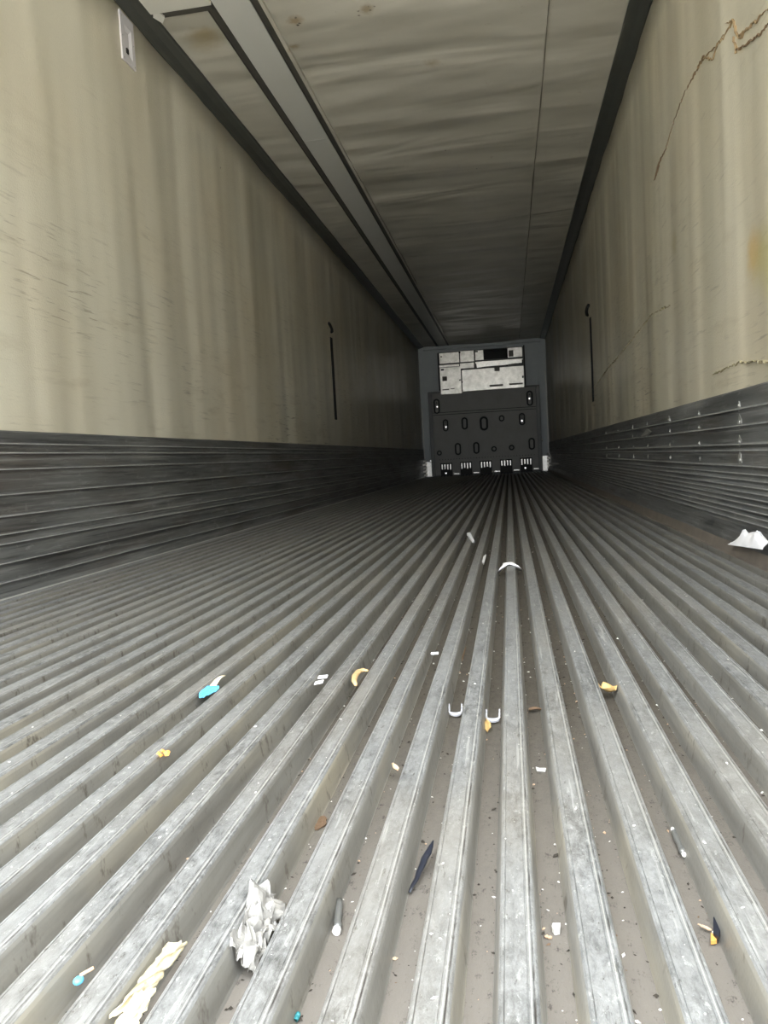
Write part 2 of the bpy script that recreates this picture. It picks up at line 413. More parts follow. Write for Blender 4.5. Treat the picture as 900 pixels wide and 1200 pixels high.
bm = bmesh.new(); prism(bm, [(-1.60, 3.63, ZC-.012), (-1.575, 3.68, ZC-.016), (-1.545, 3.64, ZC-.014), (-1.552, 3.60, ZC-.012), (-1.585, 3.60, ZC-.013)], (0, 0, 1), .01); obj('torn_flap', bm, M['white_pad'], pnl)

# ribbed kick plates
def kick(name, X, s, ridges, mid):
    bm = bmesh.new(); q = []; t = .012; mi = []
    q.append((0, ZK)); q.append((t*.7, ZK-.001)); q.append((t, ZK-.006))
    for z, h in ridges:
        off = t if z > mid else t+.012*min(1, (mid-z)/.10)
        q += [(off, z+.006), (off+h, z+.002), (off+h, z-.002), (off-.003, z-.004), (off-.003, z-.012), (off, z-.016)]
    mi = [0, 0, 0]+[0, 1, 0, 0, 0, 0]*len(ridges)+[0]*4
    off = t+.014
    if s < 0: q += [(off+.001, -.285), (.049, -.345), (.055, -.372), (.058, ZT+.0025), (0, ZT+.0025)]; mi = mi[:-4]+[0, 2, 2, 2, 0]
    else: q += [(off, ZF+.012), (off+.010, ZF+.002), (off+.012, ZT+.0005), (0, ZT+.0005)]
    ysl = [Y0+i*(LEN-Y0-.001)/140 for i in range(141)]
    extrude_profile(bm, [(X+s*a, z) for a, z in q], 0, 0, True, ys=ysl, wob=.0018, mi=mi)
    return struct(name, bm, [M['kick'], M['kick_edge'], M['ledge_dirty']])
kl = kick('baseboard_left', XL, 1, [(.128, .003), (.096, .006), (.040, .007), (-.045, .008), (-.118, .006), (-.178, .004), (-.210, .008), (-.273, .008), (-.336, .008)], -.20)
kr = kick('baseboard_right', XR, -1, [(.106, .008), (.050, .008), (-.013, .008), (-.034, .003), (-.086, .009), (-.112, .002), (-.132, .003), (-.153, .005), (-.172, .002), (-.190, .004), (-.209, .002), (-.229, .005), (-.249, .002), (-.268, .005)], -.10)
# rivets torn bright along the posts of the right plate
for j, y in enumerate((2.78, 3.34, 3.92, 4.53, 5.05, 5.70, 6.4)):
    for k, z in enumerate((.118, .062, -.004, -.066)):
        if j > 4 and k in (1,): continue
        r = random.uniform(.008, .015)*(1.3 if j == 0 else 1); yy = y+random.uniform(-.008, .008)
        bm = bmesh.new(); cx = XR-.012
        n = 9; ring = [(cx+.0, yy+r*(1.1+random.uniform(-.5, .5))*math.cos(2*math.pi*i/n), z+r*(1.2+random.uniform(-.5, .5))*math.sin(2*math.pi*i/n)) for i in range(n)]
        prism(bm, ring, (-1, 0, 0), .002); dome(bm, (cx-.002, yy, z), r*.45, (-1, 0, .3), .004)
        obj('rivet', bm, M['rivet'], kr)
# bright torn corner guards at the nose
for s, X in ((1, XL), (-1, XR)):
    g = thing('corner_guard', ('left' if s > 0 else 'right')+' bright metal guard low in the far corner beside the bulkhead', 'corner guard', (X, LEN, ZF))
    bm = bmesh.new(); xa, xb = sorted((X+s*.03, X+s*.17)); box(bm, xa, xb, LEN-.03, LEN-.001, ZF, ZF+.30, .004); obj('face_plate', bm, M['shiny'], g)
    bm = bmesh.new()
    for i in range(5):
        z = ZF+.02+i*.07; xa, xb = sorted((X+s*.024, X+s*.045)); yb = LEN-.33-.12*(i % 2)
        vs_ = [(xa if s > 0 else xb, yb, z), (X+s*.06, LEN-.04, z), (X+s*.06, LEN-.04, z+.05), (xa if s > 0 else xb, yb, z+.035)]
        prism(bm, vs_, (-s, 0, 0), .006)
    obj('side_plate', bm, M['shiny'], g)
    bm = bmesh.new(); xa, xb = sorted((X+s*.012, X+s*.03)); box(bm, xa, xb, LEN-.04, LEN-.01, ZF+.3, 1.55 if s < 0 else 1.0, .003); obj('edge_strip', bm, M['rivet'], g)
# corner posts and header of the nose wall
t1 = bmesh.new(); box(t1, XR-.17, XR-.004, LEN-.02, LEN-.001, ZF+.31, 1.93, .004); struct('trim_5', t1, M['nose'])
t1 = bmesh.new(); box(t1, XL+.004, XL+.13, LEN-.02, LEN-.001, ZF+.31, 1.30, .004); struct('trim_6', t1, M['nose'])
t1 = bmesh.new(); box(t1, XL+.10, XR-.10, LEN-.06, LEN-.001, 2.135, 2.19, .006); struct('trim_7', t1, M['nose'])

# the yard behind the trailer, below the sill
bm = bmesh.new(); box(bm, -60, 60, -90, 60, -1.75, -1.70); tag(struct('ground', bm, M['outside']), kind='structure')

# ---------------------------------------------------------------- right wall crack, wall slots, recessed handle
def crack(pts, wd, name, m, seed):
    rnd = random.Random(seed); bm = bmesh.new(); P = [at(x, y, 0, XR) for x, y in pts]; path = []
    for a, b in zip(P, P[1:]):
        k = max(2, int((b-a).length/.012))
        for i in range(k): path.append(a.lerp(b, i/k))
    rows = []; ph = rnd.uniform(0, 50)
    for i, p_ in enumerate(path):
        q = Vector((XR-.0005, p_.y+rnd.uniform(-.006, .006), p_.z+rnd.uniform(-.006, .006))); ww = wd*rnd.uniform(.1, 1.3)*min(1, i/5+.2)*(1 if noise.noise((i*.13, ph, 0)) > -.08 else .12)
        rows.append([bm.verts.new(q+Vector((0, -ww, ww*.5))), bm.verts.new(q+Vector((-.002, 0, 0))), bm.verts.new(q+Vector((0, ww, -ww*.5))), bm.verts.new(q+Vector((.012, 0, 0)))])
    for a, b in zip(rows, rows[1:]):
        for k in range(4): bm.faces.new((a[k], a[(k+1) % 4], b[(k+1) % 4], b[k]))
    bm.faces.new(rows[0]); bm.faces.new(rows[-1][::-1])
    return obj(name, bm, m, wr)
M['crack'] = plain('brown_split_edge', (.27, .19, .10), .8, 0, .4, 60)
M['crack_dark'] = plain('dark_split', (.17, .11, .06), .8, 0, .5, 60)
crack([(768, 208), (771, 192), (780, 175), (786, 155), (793, 132), (801, 112), (811, 92), (818, 78), (826, 62)], .003, 'crack', M['crack_dark'], 1)
crack([(818, 78), (826, 66), (836, 58), (845, 46), (855, 30), (860, 24)], .003, 'crack', M['crack'], 2)
crack([(822, 68), (835, 70), (842, 50), (850, 42)], .0025, 'crack', M['crack'], 3)
crack([(850, 28), (858, 24), (862, 40), (868, 44), (872, 32)], .003, 'crack', M['crack'], 4)
crack([(862, 60), (872, 52), (884, 44), (893, 36), (905, 24)], .0035, 'crack', M['crack_dark'], 5)
crack([(866, 42), (878, 32), (888, 22), (905, 8)], .004, 'crack', M['crack'], 6)
crack([(766, 212), (770, 200), (772, 192)], .007, 'crack', M['crack_dark'], 7)
crack([(862, 60), (860, 50), (858, 40)], .003, 'crack', M['crack'], 8)
M['scuff'] = plain('brown_scuff', (.33, .29, .18), .7, 0, .2, 60)
crack([(698, 452), (712, 432), (726, 416), (742, 396), (752, 384), (762, 370), (776, 362), (786, 357)], .005, 'scuff', M['scuff'], 9)
crack([(835, 440), (852, 430), (868, 424), (885, 424), (902, 424)], .004, 'scuff', M['scuff'], 10)

def wall_slot(X, s, side, y, z0, z1, yh, zh):
    t = thing('wall_slot', 'narrow vertical black slot midway along the %s cream wall' % side, 'wall slot', (X, y, z0))
    bm = bmesh.new(); xa, xb = sorted((X-s*.004, X+s*.004)); box(bm, xa, xb, y-.045, y+.045, z0, z1, .003); obj('slot_strip', bm, M['black'], t)
    bm = bmesh.new()
    tube(bm, [(X, yh-.06, zh+.04), (X+s*.015, yh-.04, zh+.02), (X+s*.02, yh, zh-.01), (X+s*.012, yh+.05, zh-.03), (X, yh+.06, zh-.035)], .014, 8)
    obj('hook', bm, M['black'], t, True)
wall_slot(XL, 1, 'left', 7.56, .432, 1.25, 7.52, 1.34)
wall_slot(XR, -1, 'right', 7.36, .432, 1.202, 7.48, 1.29)
# recessed plate at the top of the left wall
def recess():
    P = [at(x, y, 0, XL) for x, y in ((137, 3), (141, 66), (157, 82), (153, 18))]
    t = thing('recessed_plate', 'small pale recessed plate near the top of the left wall', 'wall plate', P[0])
    y0, y1 = min(v.y for v in P), max(v.y for v in P); z1, z0 = 2.155, P[2].z
    y0, y1 = 3.47, 3.60; z0 = 1.935
    bm = bmesh.new()   # frame with a sunken tray
    o_ = [(y0, z0), (y1, z0), (y1, z1), (y0, z1)]
    i_ = [(y0+.035, z0+.03), (y1-.028, z0+.03), (y1-.028, z1-.05), (y0+.035, z1-.05)]
    d_ = [(y0+.045, z0+.04), (y1-.045, z0+.05), (y1-.045, z1-.07), (y0+.045, z1-.07)]
    A = [bm.verts.new((XL+.001, a, b)) for a, b in o_]; B = [bm.verts.new((XL+.009, a, b)) for a, b in o_]
    D = [bm.verts.new((XL+.009, a, b)) for a, b in i_]; E_ = [bm.verts.new((XL+.0015, a, b)) for a, b in d_]
    for u, v in ((A, B), (B, D), (D, E_)):
        for k in range(4): bm.faces.new((u[k], u[(k+1) % 4], v[(k+1) % 4], v[k]))
    bm.faces.new(E_); bm.faces.new(A)
    obj('frame', bm, M['handle_metal'], t)
    bm = bmesh.new(); box(bm, XL+.002, XL+.008, y0+.048, y1-.060, z0+.048, z0+.072, .002); obj('latch_hole', bm, M['black'], t)
    for a, b in ((y0+.012, z0+.012), (y1-.012, z0+.012), (y0+.012, (z0+z1)/2), (y1-.012, (z0+z1)/2), (y0+.012, z1-.02)):
        bm = bmesh.new(); dome(bm, (XL+.009, a, b), .004, (1, 0, 0), .002); obj('screw', bm, M['rivet'], t)
recess()

# ---------------------------------------------------------------- bulkhead and refrigeration unit at the nose
YB = 15.24                                              # front face of the bulkhead
def bpt(u, v): return at(470+u/4.5, 370+v/4.5, 1, YB)   # reading positions off the enlarged view
bh = thing('bulkhead', 'dark grey slotted plastic bulkhead at the far end of the trailer', 'bulkhead', (-.45, YB, ZV))
BX0, BX1, BZ0, BZ1 = -1.505, .605, -.372, 1.262
slots = [(188, 478, 32, 76, 1), (678, 435, 32, 76, 1), (235, 578, 28, 62, 1), (335, 568, 32, 62, 0), (437, 568, 42, 72, 0), (530, 541, 28, 32, 0),
         (638, 545, 32, 62, 1), (202, 724, 26, 26, 0), (300, 703, 32, 62, 0), (397, 697, 32, 60, 0), (490, 702, 28, 28, 0), (583, 695, 28, 28, 0), (689, 675, 32, 60, 0)]
bm = bmesh.new(); box(bm, BX0, BX1, YB, YB+.12, BZ0, BZ1, .012)
obj('panel', bm, M['bulk'], bh)
def ring_oval(bm, c, w_, h_, yf, t_in, depth):
    """raised rim round an oval hand slot"""
    n = 20; r = w_/2; st = max(0, h_/2-r)
    def pt(rr, k, y):
        a = 2*math.pi*k/n; dz = st if math.sin(a) >= 0 else -st
        return (c.x+rr*math.cos(a), y, c.z+rr*math.sin(a)+dz)
    L0 = [[bm.verts.new(pt(rr, k, y)) for k in range(n)] for rr, y in ((r, yf+.001), (r, yf-depth), (r-t_in*.5, yf-depth*1.2), (r-t_in, yf-depth*.3), (r-t_in, yf+.001))]
    for a, b in zip(L0, L0[1:]):
        for k in range(n): bm.faces.new((a[k], a[(k+1) % n], b[(k+1) % n], b[k]))
    return L0
sx = 15.3/ F / 4.5 * 1.02
for u, v, w_, h_, glint in slots:
    c = bpt(u, v); W_, H_ = w_*sx, h_*sx
    bm = bmesh.new(); ring_oval(bm, c, W_, H_, YB, W_*.24, .012); o = obj('hand_slot', bm, M['bulk_dark'], bh, True)
    if glint:
        bm = bmesh.new(); dome(bm, (c.x, YB-.002, c.z+(.0 if h_ > 70 else -.03)), .030, (0, -1, .05), .003); obj('bolt', bm, M['bolt'], o, True)
    if glint:
        bm = bmesh.new(); dome(bm, (c.x, YB-.002, c.z+.07), .014, (0, -1, 0), .006); obj('bolt', bm, M['unit_box'], o, True)
# frame, creases and pressed panels
bm = bmesh.new()
box(bm, BX0-.03, BX1+.03, YB-.02, YB+.1, BZ1-.005, BZ1+.03, .005); obj('top_rail', bm, M['unit_box'], bh)
for xa, xb in ((BX0-.03, BX0+.045), (BX1-.045, BX1+.03)):
    bm = bmesh.new(); box(bm, xa, xb, YB-.02, YB+.1, BZ0, BZ1-.006, .005); obj('side_rail', bm, M['unit_box'], bh)
bm = bmesh.new(); z = bpt(437, 508).z
for dz in (0, .045): box(bm, BX0+.05, BX1-.05, YB-.006, YB+.01, z-.006+dz, z+.004+dz, .002)
obj('rib', bm, M['bulk_dark'], bh)
for (ua, va, ub, vb) in ((225, 445, 290, 505), (300, 435, 415, 492), (505, 420, 640, 478)):
    a, b = bpt(ua, va), bpt(ub, vb); bm = bmesh.new(); box(bm, a.x, b.x, YB-.006, YB+.01, b.z, a.z, .004); obj('pressed_panel', bm, M['bulk'], bh)
bm = bmesh.new(); z = bpt(440, 747).z
for i in range(34): dome(bm, (BX0+.14+i*.056, YB, z), .008, (0, -1, 0), .006, 6)
tag(obj('rivet_row', bm, M['bulk_dark'], bh), kind='stuff')
# five air grilles with bright fins, and drain gaps between them
for u, v in ((240, 814), (344, 807), (448, 801), (555, 794), (661, 786)):
    c = bpt(u, v); hw = 30*sx; hz = 36*sx
    bm = bmesh.new(); box(bm, c.x-hw, c.x+hw, YB-.004, YB+.01, c.z-hz, c.z+hz, .003); g = obj('air_grille', bm, M['bulk_dark'], bh)
    bm = bmesh.new()
    for k in range(4):
        x = c.x+(-.72+.48*k)*hw; h1 = hz*.82; h0 = hz*random.uniform(.0, .15)
        prism(bm, [(x-.012, YB-.006, c.z+h1), (x+.012, YB-.006, c.z+h1), (x+.009, YB-.006, c.z+h0), (x-.009, YB-.006, c.z+h0)], (0, -1, 0), .004)
    obj('fin', bm, M['shiny'], g)
    if u in (240, 661):
        bm = bmesh.new(); dome(bm, (c.x-.02, YB-.004, c.z-hz*.45), .026, (0, -1, .05), .003); obj('bolt', bm, M['bolt'], g, True)
for u, v in ((293, 833), (397, 827), (507, 820), (609, 813), (715, 806)):
    c = bpt(u, v); bm = bmesh.new(); box(bm, c.x-.055, c.x+.055, YB-.008, YB+.002, c.z-.012, c.z+.010, .002); obj('drain_lip', bm, M['shiny'], bh)
for u, v in ((740, 655), (157, 765)):
    c = at(470+u/4.5, 370+v/4.5, 1, LEN-.03); b = thing('wall_bolt', 'small bright bolt on the nose wall %s of the bulkhead' % ('right' if u > 400 else 'left'), 'bolt', (c.x, LEN-.02, c.z))
    bm = bmesh.new(); dome(bm, (c.x, LEN-.03, c.z), .026, (0, -1, .05), .003); box(bm, c.x-.03, c.x+.03, LEN-.03, LEN-.001, c.z-.03, c.z+.03, .004); obj('bolt_head', bm, M['bolt'], b, True)

YU = 15.10
def upt(u, v): return at(490+u/5.625, 395+v/5.625, 1, YU)
un = thing('refrigeration_unit', 'white metal refrigeration unit with a dark opening above the bulkhead', 'refrigeration unit', (-.45, YU, 1.26))
A = upt(137, 108); B = upt(700, 332)
UX0, UX1, UZ1, UZ0 = upt(137, 200).x, upt(700, 200).x, upt(410, 82).z, upt(420, 358).z
def uz(v, u=410):
    return upt(u, v).z
bm = bmesh.new()                                         # casing: a tray open where the air outlet is
ox0, ox1 = upt(430, 110).x, upt(590, 110).x; oz0, oz1 = upt(510, 143).z, upt(510, 76).z
zb = max(UZ0, BZ1+.035); zt_ = UZ1
for (a, b, c, d) in ((UX0, ox0, zb, zt_), (ox1, UX1, zb, zt_), (ox0, ox1, zb, oz0), (ox0, ox1, oz1, zt_)): box(bm, a, b, YU+.012, LEN-.002, c, d)
obj('casing', bm, M['unit_box'], un)
bm = bmesh.new(); box(bm, ox0, ox1, YU+.20, YU+.21, oz0, oz1); obj('outlet_back', bm, M['black'], un)
def upanel(u0, v0, u1, v1, m='unit', name='panel', th=.012, d=0):
    uc = (u0+u1)/2; vc = (v0+v1)/2
    a = upt(u0, vc); b = upt(u1, vc); z1 = upt(uc, v0).z; z0 = upt(uc, v1).z
    bm = bmesh.new(); box(bm, a.x, b.x, YU-d, YU+th, z0, z1, .003); return obj(name, bm, M[m], un)
pans = [(139, 103, 270, 172), (276, 90, 368, 163), (276, 170, 368, 206), (376, 86, 430, 152), (590, 68, 686, 132), (139, 182, 270, 196), (376, 152, 690, 163)]
for q in pans: upanel(*q)
pl_ = upanel(146, 198, 284, 375, name='lower_panel'); pm_ = upanel(290, 203, 698, 345, name='lower_panel', d=.004)
bm = bmesh.new()                                         # loose white canvas strip sagging below the outlet, wide at the left
top = [(382, 168), (430, 160), (500, 160), (570, 154), (640, 150), (684, 146)]; bot = [(684, 170), (640, 172), (570, 184), (500, 189), (430, 196), (388, 204)]
prism(bm, [upt(u, v)+Vector((0, -.02, 0)) for u, v in top+bot], (0, 1, 0), .03)
obj('canvas_strip', bm, M['shiny'], un)
for u, v, w2, h2 in ((395, 196, 26, 22), (678, 162, 26, 26), (160, 216, 20, 10), (385, 96, 18, 7), (175, 275, 30, 30), (520, 209, 34, 30), (612, 108, 30, 40), (273, 102, 12, 10), (290, 213, 18, 8), (275, 284, 8, 8), (290, 297, 8, 8), (690, 262, 10, 14), (152, 130, 8, 8), (586, 190, 10, 8)):
    c = upt(u, v); bm = bmesh.new(); hw, hh = w2*.5*YU/F/5.625, h2*.5*YU/F/5.625
    box(bm, c.x-hw, c.x+hw, YU-.010, YU+.002, c.z-hh, c.z+hh, .002)
    obj('sticker' if w2 > 28 else 'fastener', bm, M['label_dark'] if w2 > 28 else M['black'], un)
for u0, v0, u1, v1 in ((470, 318, 560, 322), (160, 346, 205, 348), (600, 308, 690, 310), (215, 340, 240, 342)):
    a, b = upt(u0, v0), upt(u1, v1); bm = bmesh.new(); box(bm, a.x, b.x, YU-.008, YU+.001, b.z-.002, a.z+.006, .001); obj('seam_slot', bm, M['label_dark'], un)
bm = bmesh.new(); box(bm, UX1-.002, UX1+.018, YU-.004, LEN-.002, zb, UZ1+.02, .002); obj('side_flange', bm, M['black'], un)
bm = bmesh.new(); box(bm, UX0-.018, UX0+.002, YU-.004, LEN-.002, zb, UZ1-.01, .002); obj('side_flange', bm, M['black'], un)

# ---------------------------------------------------------------- litter on the floor
M['paper'] = plain('white_paper', (.86, .85, .86), .6, 0, .04, 60)
M['cream'] = plain('cream_torn_paper', (.74, .66, .46), .7, 0, .12, 90, .0005)
M['film'] = plain('crumpled_pale_film', (.25, .24, .22), .25, 0, .8, 50)
M['clear'] = plain('frosted_clear_plastic', (.80, .80, .84), .12, 0, .05, 60, trans=.55)
M['leaf'] = plain('dry_tan_leaf', (.50, .33, .13), .6, 0, .35, 120)
M['peel'] = plain('dry_orange_peel', (.50, .33, .16), .6, 0, .3, 150)
M['rust'] = plain('orange_crumb', (.62, .30, .07), .7, 0, .3, 200)
M['blue'] = plain('sky_blue_plastic', (.10, .42, .72), .35, 0, .15, 100)
M['navy'] = plain('navy_black_plastic', (.010, .012, .020), .45, 0, .3, 80)
M['twig'] = plain('brown_twig', (.13, .08, .045), .8, 0, .3, 200)
M['tan'] = plain('tan_splinter', (.50, .34, .22), .7, 0, .2, 200)
M['greyrod'] = plain('grey_rod', (.16, .16, .15), .3, .3, .2, 90)
M['pink'] = plain('pink_plastic', (.55, .30, .27), .5, 0, .1)
M['pebble'] = plain('white_chip', (.78, .76, .70), .6, 0, .1, 200)
M['teal'] = plain('teal_strip', (.03, .20, .22), .5, 0, .2, 200)
M['dirt'] = plain('dark_dirt_crumb', (.035, .028, .02), .9, 0, .4, 200)
def surf(bm, fn, nu, nv, th=.0006, mi=0):
    """a thin sheet of real thickness from fn(u, v)"""
    P = [[Vector(fn(i/nu, j/nv)) for j in range(nv+1)] for i in range(nu+1)]
    T = [[bm.verts.new(p+Vector((0, 0, th))) for p in r] for r in P]; B_ = [[bm.verts.new(p) for p in r] for r in P]
    for i in range(nu):
        for j in range(nv):
            bm.faces.new((T[i][j], T[i+1][j], T[i+1][j+1], T[i][j+1])); bm.faces.new((B_[i][j], B_[i][j+1], B_[i+1][j+1], B_[i+1][j]))
    ring = [(i, 0) for i in range(nu)]+[(nu, j) for j in range(nv)]+[(i, nv) for i in range(nu, 0, -1)]+[(0, j) for j in range(nv, 0, -1)]
    for a, b in zip(ring, ring[1:]+ring[:1]): bm.faces.new((T[a[0]][a[1]], B_[a[0]][a[1]], B_[b[0]][b[1]], T[b[0]][b[1]]))
def N(*a): return noise.noise(Vector(a))
def put(name, bm, m, label, cat, loc, smooth=False, group=None):
    o = obj(name, bm, m, None, smooth, loc); return tag(o, label, cat, group)
def quad(a, b, c, d):
    return lambda u, v: (a.lerp(b, u)).lerp(d.lerp(c, u), v)

# crumpled film wedged in a channel
a = at(273, 1140, 2, ZV+.006); b = at(300, 1148, 2, ZV+.004); c = at(336, 1066, 2, ZV+.012); d = at(304, 1056, 2, ZV+.02)
q = quad(a, b, c, d)
def fn(u, v):
    p = q(u, v); e = .003
    return p+Vector((N(u*5, v*6, 1)*.009, N(u*6, v*5, 7)*.006, abs(N(u*3.2, v*4.5, 3))*.030+abs(N(u*7, v*9, 5))*.006+.014*(1-u)))
bm = bmesh.new(); surf(bm, fn, 22, 34); put('crumpled_film', bm, M['film'], 'crumpled greyish white plastic film wedged in a floor channel at lower left', 'plastic scrap', a)
# torn cream paper, two pieces, lying over a rib flank
a = at(146, 1192, 2, ZT-.014); b = at(172, 1172, 2, ZT-.022); c = at(219, 1105, 2, ZT-.020); d = at(207, 1100, 2, ZT-.006)
def fn(u, v, q=quad(at(128, 1196, 2, ZT-.004), at(168, 1176, 2, ZT-.022), at(220, 1106, 2, ZT-.022), at(198, 1106, 2, ZT-.004))):
    return q(u, v)+Vector((.004*N(u*3, v*9, 2), .006*N(u*6, 3, v*2), .001+.0008*N(u*5, v*5, 4)))
bm = bmesh.new(); surf(bm, fn, 10, 24); put('torn_paper', bm, M['cream'], 'long torn cream paper strip stuck along a rib flank at the lower left', 'torn paper', a)
def fn(u, v, q=quad(at(128, 1215, 2, ZT-.008), at(158, 1212, 2, ZT-.020), at(184, 1170, 2, ZT-.016), at(160, 1176, 2, ZT-.006))):
    return q(u, v)+Vector((.003*N(u*3, v*9, 8), .003*N(u*6, 5, v*2), .004+.004*v*v+.0015*N(u*5, v*5, 9)))
bm = bmesh.new(); surf(bm, fn, 10, 12); put('torn_paper', bm, M['cream'], 'small curled cream paper piece cut by the bottom edge of the photo', 'torn paper', at(160, 1195, 2, ZT-.01))
# blue and cream wrapper tail
a = at(236, 820, 2, ZT-.006); b = at(263, 796, 2, ZT-.002)
t = thing('wrapper_scrap', 'small sky blue scrap with a cream tail on the left floor ribs', 'plastic scrap', a)
ax = (b-a); px = Vector((ax.y, -ax.x, 0)).normalized()
bm = bmesh.new(); surf(bm, lambda u, v: a+ax*(u*.55)+px*((v-.5)*.022*(.35+math.sin(u*2.6)))+Vector((0, 0, .003+.004*abs(N(u*6, v*4, 1)))), 10, 6); obj('blue_part', bm, M['blue'], t)
bm = bmesh.new(); surf(bm, lambda u, v: a+ax*(.5+u*.5)+px*((v-.5)*.010*(1.2-u*.6))+Vector((0, 0, .006+.004*math.sin(u*3))), 10, 4); obj('cream_tail', bm, M['cream'], t)
# white plastic tab
t = thing('plastic_tab', 'small white two pronged plastic tab beside the left end of the orange peel', 'plastic scrap', at(375, 800, 2, ZT-.01))
for (x0, y0_, x1, y1_) in ((369, 803, 379, 801), (373, 796, 384, 795)):
    a = at(x0, y0_, 2, ZT-.010); b = at(x1, y1_, 2, ZT-.006); bm = bmesh.new()
    surf(bm, lambda u, v: a.lerp(b, u)+Vector((0, .010*(v-.5), .002+.002*v)), 6, 3, .0015); obj('prong', bm, M['paper'], t)
# orange peel crescent
pp = [at(x, y, 2, ZT+.005) for x, y in ((431, 786), (426, 785), (420, 787), (416, 792), (415, 798), (417, 803))]
bm = bmesh.new(); tube(bm, pp, .0052, 10, [.5, .9, 1.1, 1.1, .9, .5], .7)
put('orange_peel', bm, M['peel'], 'curved tan crescent of dried peel on a rib near the middle of the floor', 'dried peel', pp[0], True)
# orange crumb cluster
a = at(190, 886, 2, ZT-.004); bm = bmesh.new()
for k in range(7):
    r = .0035*random.uniform(.5, 1.2); g = bmesh.ops.create_icosphere(bm, subdivisions=1, radius=r)
    o_ = Vector((random.uniform(-.006, .006), random.uniform(-.009, .009), random.uniform(.001, .004)))
    for v in g['verts']: v.co = v.co*random.uniform(.7, 1.4)+a+o_
tag(put('orange_crumb', bm, M['rust'], 'small cluster of bright orange crumbs on a left floor rib', 'crumbs', a), kind='stuff')
# clear U shaped clips
def clip(x, y, rot, label, m):
    a = at(x, y, 2, ZV+.002); bm = bmesh.new(); R0, R1 = .0112, .0086
    n = 18; ou = []
    for k in range(n+1):
        t_ = math.pi+math.pi*k/n; ou.append((R0*math.cos(t_), R0*.95*math.sin(t_)))
    ou += [(R0, .016), (R1+.0008, .018)]
    for k in range(n+1):
        t_ = 2*math.pi-math.pi*k/n; ou.append((R1*math.cos(t_), R1*.35*math.sin(t_)-.001))
    ou += [(-R1-.0008, .018), (-R0, .016)]
    cs, sn = math.cos(rot), math.sin(rot)
    prism(bm, [a+Vector((p*cs-q_*sn, p*sn+q_*cs, (q_+.014)*.35)) for p, q_ in ou], (0, -.3, 1), .0028)
    put('plastic_clip', bm, m, label, 'plastic clip', a)
clip(578, 845, 0, 'white U shaped plastic clip in the channel next to a dry leaf', M['clear'])
clip(534, 838, .05, 'faint clear U shaped plastic clip one channel left of the white one', M['clear'])
# dry leaves
def leaf(x, y, z, L_, W_, rot, label, m='leaf', curl=.006, name='dry_leaf'):
    a = at(x, y, 2, z); cs, sn = math.cos(rot), math.sin(rot); bm = bmesh.new()
    def fn(u, v):
        wd = W_*math.sin(min(1, u*1.25+.12)*math.pi*.93)**.8*(1+.25*N(u*5, v, x)); p = (u-.5)*L_; q_ = (v-.5)*wd
        return a+Vector((p*cs-q_*sn, p*sn+q_*cs, .002+curl*abs(v-.5)*2+.5*curl*math.sin(u*4+x)+curl*.4))
    surf(bm, fn, 12, 6, .0006); put(name, bm, M[m], label, 'leaf', a, True)
leaf(570, 855, ZV, .034, .014, 1.7, 'narrow tan dry leaf standing just left of the white clip')
leaf(713, 812, ZV+.012, .034, .024, -.9, 'curled golden brown dry leaf in a channel right of the middle', curl=.008)
leaf(628, 835, ZV, .022, .012, .1, 'small dark brown leaf fragment in the channel right of the clips', 'twig', .003)
leaf(463, 903, ZV+.012, .016, .007, 2.2, 'tiny reddish brown leaf scrap beside a rib left of the clips', 'tan', .003)
# arched white strap over a rib
pa = [at(x, y, 2, z) for x, y, z in ((584, 672, ZV+.006), (588, 667, ZT-.006), (592, 662, ZT+.004), (599, 661, ZT+.005), (605, 664, ZT), (610, 669, ZV+.010))]
bm = bmesh.new(); tube(bm, [v+Vector((0, 0, .003)) for v in pa], .011, 8, [.5, .9, 1.1, 1.1, 1, .7], .4)
put('white_strap', bm, M['paper'], 'short white strap arched over the middle floor rib', 'strap', pa[0], True)
def chip(pts, z, label, m='paper', th=.004, name='paper_chip', cat='scrap', lift=.0):
    P = [at(x, y, 2, z) for x, y in pts]; P = [p_+Vector((0, 0, lift*(i % 3)*.5)) for i, p_ in enumerate(P)]
    bm = bmesh.new(); prism(bm, P, (0, 0, 1), th); return put(name, bm, M[m], label, cat, P[0])
chip([(547, 627), (551, 626), (556, 636), (554, 636.5)], ZT, 'farthest small white scrap, resting on a rib left of centre', th=.01)
chip([(562, 657), (570, 651), (567, 662)], ZV+.014, 'small white triangular scrap in the channel left of the arched strap', th=.006)
chip([(579, 685), (580, 681), (583, 687), (580, 689)], ZV, 'tiny white flake in the channel just below the arched strap', th=.004)
chip([(505, 765.5), (514, 765), (513.5, 766.8), (505, 767.2)], ZT, 'thin white sliver lying across a rib above the clips', th=.002)
chip([(628, 901), (632, 902.5), (640, 902.5), (639, 904.5), (629, 903.5)], ZV+.001, 'small white stick fragment in the channel right of the middle rib', 'pebble', .003)
chip([(647, 1092), (648, 1088), (657, 1088), (656, 1095), (650, 1096)], ZV+.001, 'white pebble beside a tan splinter at the bottom centre', 'pebble', .005, 'pebble', 'pebble')
# white paper on the right ledge
a = at(857, 638, 0, .722); b = at(899, 644, 0, .722)
bm = bmesh.new()
def fn(u, v):
    hgt = .006+max(0, .034*(1-abs(u-.35)/.33))+max(0, .032*(1-abs(u-.72)/.26))+(.012 if u > .3 else 0)
    return a.lerp(b, u)+Vector((-.012+.026*v-.003*N(u*6, v*3, 2), .01*v, hgt*math.sin(min(1, v*1.1)*math.pi*.62)*(1+.12*N(u*9, v*5, 1))))
surf(bm, fn, 28, 12, .0008); put('crumpled_paper', bm, M['paper'], 'crumpled white paper on the ledge against the right kick plate', 'paper', a)
